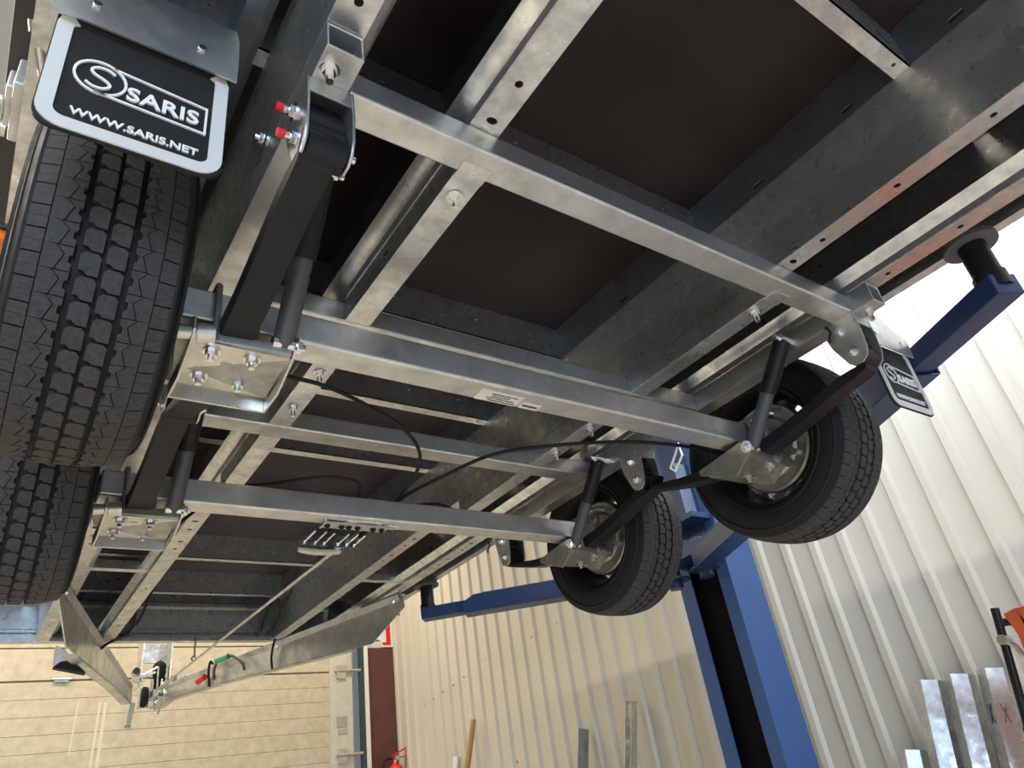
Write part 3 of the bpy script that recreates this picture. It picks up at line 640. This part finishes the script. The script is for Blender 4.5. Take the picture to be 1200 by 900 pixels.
# drawbar: two tapering pressed arms meeting at the coupling
for left in (True, False):
    f = (lambda x: x) if left else (lambda x: TX - x)
    A = Vector((f(.25), 3.05)); B = Vector((f(.835), 4.98)); D = (B - A)
    def pt(y, z, off=0.0):
        s = (y - A.y) / D.y; n = Vector((D.y, -D.x)).normalized() * (-1 if left else 1); q = A + D * s + n * off; return (q.x, q.y, z)
    out = [(2.99, .915), (2.975, .86), (3.19, .748), (3.42, .760), (3.84, .787), (4.37, .820), (4.98, .838), (4.98, .925), (3.0, .924)]
    m = MB().plate(out, [], lambda u, v, w_: pt(u, v, w_), .005)
    bt = [(3.36, .757), (3.42, .760), (3.84, .787), (4.37, .820), (4.98, .838)]
    tp = [(3.0, .924), (4.98, .925)]
    for path, wd in ((bt, .052), (tp, .045)):
        for (y_a, z_a), (y_b, z_b) in zip(path[:-1], path[1:]):
            vs = [pt(y_a, z_a), pt(y_b, z_b), pt(y_b, z_b, wd), pt(y_a, z_a, wd)]; vs += [(x, y, z + .004) for x, y, z in vs]
            m.add(vs, [(3, 2, 1, 0), (4, 5, 6, 7), (0, 1, 5, 4), (1, 2, 6, 5), (2, 3, 7, 6), (3, 0, 4, 7)])
    # fold line along the upper part of the web
    m.add([pt(3.0, .895), pt(4.9, .90), pt(4.9, .924, -.010), pt(3.0, .924, -.010), pt(3.0, .926), pt(4.9, .926)], [(0, 1, 2, 3), (3, 2, 5, 4)])
    ar = obj('drawbar_arm', m, GALVT, T)
    for yb in (3.88, 3.04): obj('bolt', MB().bolt(pt(yb, .90, -.003), (1 if left else -1, -.3, 0), .008, .006, .004), BOLT, ar)
# coupling head with overrun housing, jockey wheel bracket and handles
cp = obj('coupling_housing', MB().box(.875, 1.03, 5.13, 5.145, 1.095, 1.21).box(.868, .878, 5.0, 5.16, .94, 1.24).box(1.030, 1.040, 5.0, 5.16, .85, 1.24).box(.96, 1.05, 4.9, 5.14, .83, .86), GALV, T, .002)
dots = MB()
for (x_, z_) in ((.892, 1.185), (.892, 1.16), (.892, 1.13), (.97, 1.185), (.965, 1.13), (1.005, 1.19), (1.005, 1.17), (1.005, 1.14)): dots.cyl((x_, 5.128, z_), (x_, 5.131, z_), .006, 8)
obj('hole_rims', dots, CREAM, cp)
obj('rubber_bellows', MB().lathe([(-.10, .001), (-.10, .03), (-.075, .038), (-.06, .032), (-.045, .04), (-.03, .033), (-.01, .04), (.01, .036), (.03, .04), (.05, .03), (.07, .001)], (.985, 5.06, 1.03), 20, axis='z'), RUBBER, cp)
obj('crank_rods', MB().cyl((.97, 5.02, 1.05), (.975, 5.02, .92), .006, 8).cyl((1.0, 5.03, .98), (.99, 5.03, .84), .007, 8).cyl((.945, 5.02, .98), (.945, 5.02, .86), .008, 8).beam((.88, 5.0, 1.0), (.96, 5.0, 1.045), .014, .012).beam((.87, 5.0, .985), (.95, 4.98, 1.01), .014, .012).tube([(.955, 4.95, .86), (.957, 4.93, .79), (.965, 4.93, .77), (.975, 4.93, .77), (.985, 4.95, .80), (1.0, 4.96, .84)], .005, 8), BOLT, cp)
obj('link_plates', MB().box(.975, 1.045, 4.95, 4.96, .85, .90).box(.93, .96, 4.9, 5.05, .86, .90).box(1.045, 1.085, 4.85, 5.0, .88, .98).cyl((.955, 4.94, .885), (1.05, 4.94, .885), .012, 10).cyl((1.0, 4.9, .87), (1.0, 5.0, .95), .012, 10), ZINC, cp, .002)
jw = obj('jockey_wheel', MB().lathe([(-.018, .02), (-.018, .045), (-.010, .058), (.010, .058), (.018, .045), (.018, .02)], (.903, 5.0, .875), 24), RUBBER, T)
jw.scale = (1, 1, 1)
obj('wheel_fork', MB().tube([(.87, 5.0, .82), (.93, 5.0, .822)], .004, 8, smooth=False).box(.876, .882, 4.98, 5.02, .815, .93).box(.924, .930, 4.98, 5.02, .815, .93), ZINC, jw)
obj('clamp_collar', MB().cyl((.845, 5.02, 1.0), (.845, 5.02, 1.035), .020, 14).box(.83, .89, 5.0, 5.04, .965, .995), ZINC, cp, .002)
obj('clamp_knob', MB().cyl((.845, 4.99, 1.025), (.845, 5.05, 1.025), .019, 16), PLASTIC, cp)
obj('hand_lever', MB().beam((.842, 4.98, .845), (.832, 5.0, .72), .030, .008, up=(0, 1, 0)).beam((.832, 4.99, .72), (.832, 5.0, .712), .034, .02, up=(0, 1, 0)), ZINC, T, .002)
# brake rod with loop hanger, compensator under the second axle
rod = obj('brake_rod', MB().cyl((.80, 1.80, .700), (.955, 4.95, .90), .006, 10), GALV, T)
obj('rod_hook', MB().tube([(.902, 3.86, .955), (.902, 3.86, .86), (.912, 3.86, .842), (.902, 3.86, .828), (.890, 3.86, .842), (.902, 3.86, .858)], .004, 8), DULL, rod)
zc_ = .690
cpn = obj('brake_compensator', MB().box(.69, .875, 1.70, 1.735, .703, .709).box(.69, .695, 1.69, 1.735, .700, .712), GALVH, T, .001)
for x_ in (.705, .745, .765, .79, .835, .86): obj('stud', MB().bolt((x_, 1.716, .703), (0, 0, -1), .006, .006, .004), BLACKP, cpn)
obj('cable_bracket', MB().box(.668, .748, 1.818, 1.821, .684, .702).box(.765, .83, 1.818, 1.821, .684, .702).box(.668, .748, 1.80, 1.82, .700, .703).box(.765, .83, 1.78, 1.82, .700, .703), SHOCKG, cpn, .001)
st_ = MB()
for x_ in (.68, .71, .735, .775, .80, .822): st_.cyl((x_, 1.735, .692), (x_, 1.832, .690), .0028, 8).cyl((x_, 1.806, .691), (x_, 1.817, .691), .006, 6)
obj('threaded_studs', st_, BOLT, cpn)
bal = [(.675, 1.838), (.690, 1.842), (.73, 1.846), (.775, 1.842), (.795, 1.836), (.795, 1.852), (.77, 1.866), (.73, 1.872), (.69, 1.862), (.675, 1.852)]
obj('balance_bar', MB().plate(bal, [], lambda u, v, w_: (u, v, .676 + w_), .010), mat('cream_cast_bar', (.62, .56, .44), .45, .3), cpn, .002)
# cables
def cable(name, pts, r=.0045, m=None): return obj(name, MB().tube(pts, r, 8, 6), m or RUBBER, T)
cable('brake_cable', [(.345, 1.03, .70), (.407, 1.19, .79), (.496, 1.214, .80), (.611, 1.258, .80), (.727, 1.322, .80), (.833, 1.43, .80), (.892, 1.573, .80), (.905, 1.70, .79), (.83, 1.79, .71)], .0048)
cable('brake_cable', [(.35, 1.75, .69), (.457, 1.79, .80), (.566, 1.70, .80), (.65, 1.64, .80), (.708, 1.627, .80), (.771, 1.654, .80), (.79, 1.74, .78), (.72, 1.80, .70)], .0045)
cable('brake_cable', [(.83, 1.82, .70), (.923, 1.735, .80), (.966, 1.539, .80), (1.027, 1.377, .80), (1.174, 1.271, .80), (1.351, 1.196, .80), (1.50, 1.15, .79), (1.60, 1.12, .77), (1.71, 1.08, .77)], .0052)
cable('brake_cable', [(.81, 1.82, .70), (.95, 1.80, .80), (1.05, 1.745, .81), (1.14, 1.755, .80), (1.35, 1.80, .78), (1.60, 1.82, .77)], .0045)
cable('wiring_cable', [(.55, 3.80, .96), (.545, 3.84, .93), (.50, 3.85, .90), (.47, 3.86, .85), (.475, 3.88, .80)], .006)
cable('wiring_cable', [(.62, 3.10, 1.10), (.63, 3.55, 1.08), (.62, 3.70, 1.0), (.60, 3.82, .96), (.56, 3.84, .94)], .006)
cable('wiring_cable', [(1.22, 3.45, 1.10), (1.20, 3.62, 1.06), (1.20, 3.78, 1.0), (1.22, 3.85, .96), (1.24, 3.86, 1.0)], .006)
cable('wiring_cable', [(1.30, 3.55, 1.08), (1.29, 3.75, 1.0), (1.285, 3.84, .92), (1.285, 3.88, .85), (1.29, 3.88, .79)], .006)
cable('wiring_cable', [(1.25, 3.50, 1.08), (1.26, 3.7, 1.02), (1.27, 3.83, .97)], .005)
cable('wiring_cable', [(1.13, 4.40, .93), (1.11, 4.38, .935), (1.105, 4.38, .88), (1.12, 4.40, .81)], .007)
cable('plug_cable', [(1.13, 4.36, .84), (1.13, 4.36, .90), (1.14, 4.30, .935), (1.17, 4.20, .93), (1.20, 4.10, .87), (1.21, 4.08, .83)], .008, SHOCKG)
obj('plug', MB().cyl((1.13, 4.33, .93), (1.165, 4.22, .93), .016, 14), GREEN, T)
obj('plug', MB().cyl((1.085, 4.52, .860), (1.105, 4.45, .872), .016, 14), REDP, T)
obj('corner_guard', MB().plate([(.293, .85), (.298, .765), (.32, .784), (.345, .788), (.375, .778), (.419, .738), (.36, .80), (.33, .83)], [], lambda u, v, w_: (u, 3.60 + w_, v), .05), CREAM, T, .002)
obj('rubber_stop', MB().plate([(.296, .762), (.419, .734), (.375, .776), (.345, .786), (.32, .782)], [], lambda u, v, w_: (u, 3.605 + w_, v), .045), RUBBER, T, .002)
# hooks on the outer rails
for (x_, y_, s_) in ((1.520, .665, 1), (1.52, 2.16, 1), (1.585, 3.02, 1)):
    obj('cord_hook', MB().tube([(x_, y_, .876), (x_ + .004, y_ - .004, .86), (x_ - .004, y_, .845), (x_ - .002, y_ + .004, .832)], .0028, 6), BLACKP, T)
# side bolts of left rail
obj('bolt', MB().bolt((.2285, .80, .965), (-1, 0, 0), .009, .007, .006), BOLT, T)

# ------------------------------------------------------------------ the lift
Lf = thing('vehicle_lift', 'blue two-post vehicle lift column with arms under the trailer', 'lift', (2.95, 2.32, FL))
x0_, x1_ = 2.90, 3.116; ya_, yb_ = 2.165, 2.48
col = MB().sheet([(x0_ , ya_ + .068), (x0_, ya_), (x1_, ya_), (x1_, yb_), (x0_, yb_), (x0_, yb_ - .078)], .008, FL, 2.6, fn=lambda a, b, z_: (a, b, z_))
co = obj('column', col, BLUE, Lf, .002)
obj('column_liner', MB().box(x0_ + .03, x0_ + .05, ya_ + .005, yb_ - .005, FL, 2.55), mat('black_liner', (.003, .003, .004), .7, spec=.1), co)  # added black sheet, stands in for the dark interior of the open column
obj('base_plate', MB().box(x0_ - .05, x1_ + .05, ya_ - .04, yb_ + .05, FL, FL + .02), BLUE, Lf, .003)
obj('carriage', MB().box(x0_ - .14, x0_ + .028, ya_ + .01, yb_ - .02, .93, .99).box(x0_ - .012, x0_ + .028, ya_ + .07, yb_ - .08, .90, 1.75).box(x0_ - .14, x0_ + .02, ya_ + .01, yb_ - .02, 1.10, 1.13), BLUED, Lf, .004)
obj('carriage_plate', MB().box(x0_ - .10, x0_ - .02, 2.235, 2.243, 1.13, 1.42), mat('worn_blue_grey_steel', (.20, .25, .33), .4, .3, (.12, .17, .26), 10), Lf, .002)
obj('safety_latch', MB().tube([(2.80, 2.26, 1.40), (2.80, 2.20, 1.46), (2.80, 2.17, 1.50), (2.80, 2.165, 1.43), (2.80, 2.235, 1.37), (2.80, 2.26, 1.40)], .006, 8, smooth=False), CREAM, Lf)
def arm(tip, piv, zt_, label=None):
    tip = Vector(tip); piv = Vector(piv); d_ = (piv - tip); L_ = d_.length; d_.normalize()
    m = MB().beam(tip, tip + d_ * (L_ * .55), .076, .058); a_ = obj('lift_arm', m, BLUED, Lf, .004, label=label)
    m2 = MB(); s = d_.cross(Vector((0, 0, 1))).normalized()
    for sg_ in (-1, 1):
        p = tip + d_ * (L_ * .17); q = piv; c_ = s * .052 * sg_
        o_ = [(0, -.035), (L_ * .83, -.045), (L_ * .83, .05), (.06, .045), (0, .015)]
        m2.plate(o_, [], lambda u, v, w_: tuple(p + c_ + d_ * u + Vector((0, 0, v)) + s * w_), .007)
    m2.beam(tip + d_ * (L_ * .17) + Vector((0, 0, -.036)), piv + Vector((0, 0, -.042)), .108, .006)
    m2.beam(tip + d_ * (L_ * .25) + Vector((0, 0, .046)), piv + Vector((0, 0, .046)), .108, .006)
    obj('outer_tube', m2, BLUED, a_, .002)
    obj('pivot_pin', MB().cyl(piv + Vector((0, 0, -.09)), piv + Vector((0, 0, .10)), .035, 18).cyl(piv + Vector((0, 0, -.052)), piv + Vector((0, 0, -.044)), .075, 24), BLUED, a_)
    t_ = tip + d_ * .03
    pd = obj('pad_post', MB().cyl(t_ + Vector((0, 0, .0)), (t_.x, t_.y, zt_ - .02), .033, 20).cyl(t_ + Vector((0, 0, .0)), t_ + Vector((0, 0, .045)), .038, 20), BLACKP, a_)
    obj('lift_pad', MB().cyl((t_.x, t_.y, zt_ - .022), (t_.x, t_.y, zt_ - .010), .064, 28).cyl((t_.x, t_.y, zt_ - .010), (t_.x, t_.y, zt_ - .001), .058, 28), PAD, a_, .001)
    return a_
arm((1.851, .372, .905), (2.80, 2.22, .905), 1.066)
arm((1.845, 3.27, .905), (2.80, 2.42, .905), 1.066)

# corner bits: keep the hidden helper property off the finished objects
for o in bpy.data.objects:
    if '_b' in o: del o['_b']
print('objects', len(bpy.data.objects), 'tris', sum(len(o.data.polygons) for o in bpy.data.objects if o.type == 'MESH'))
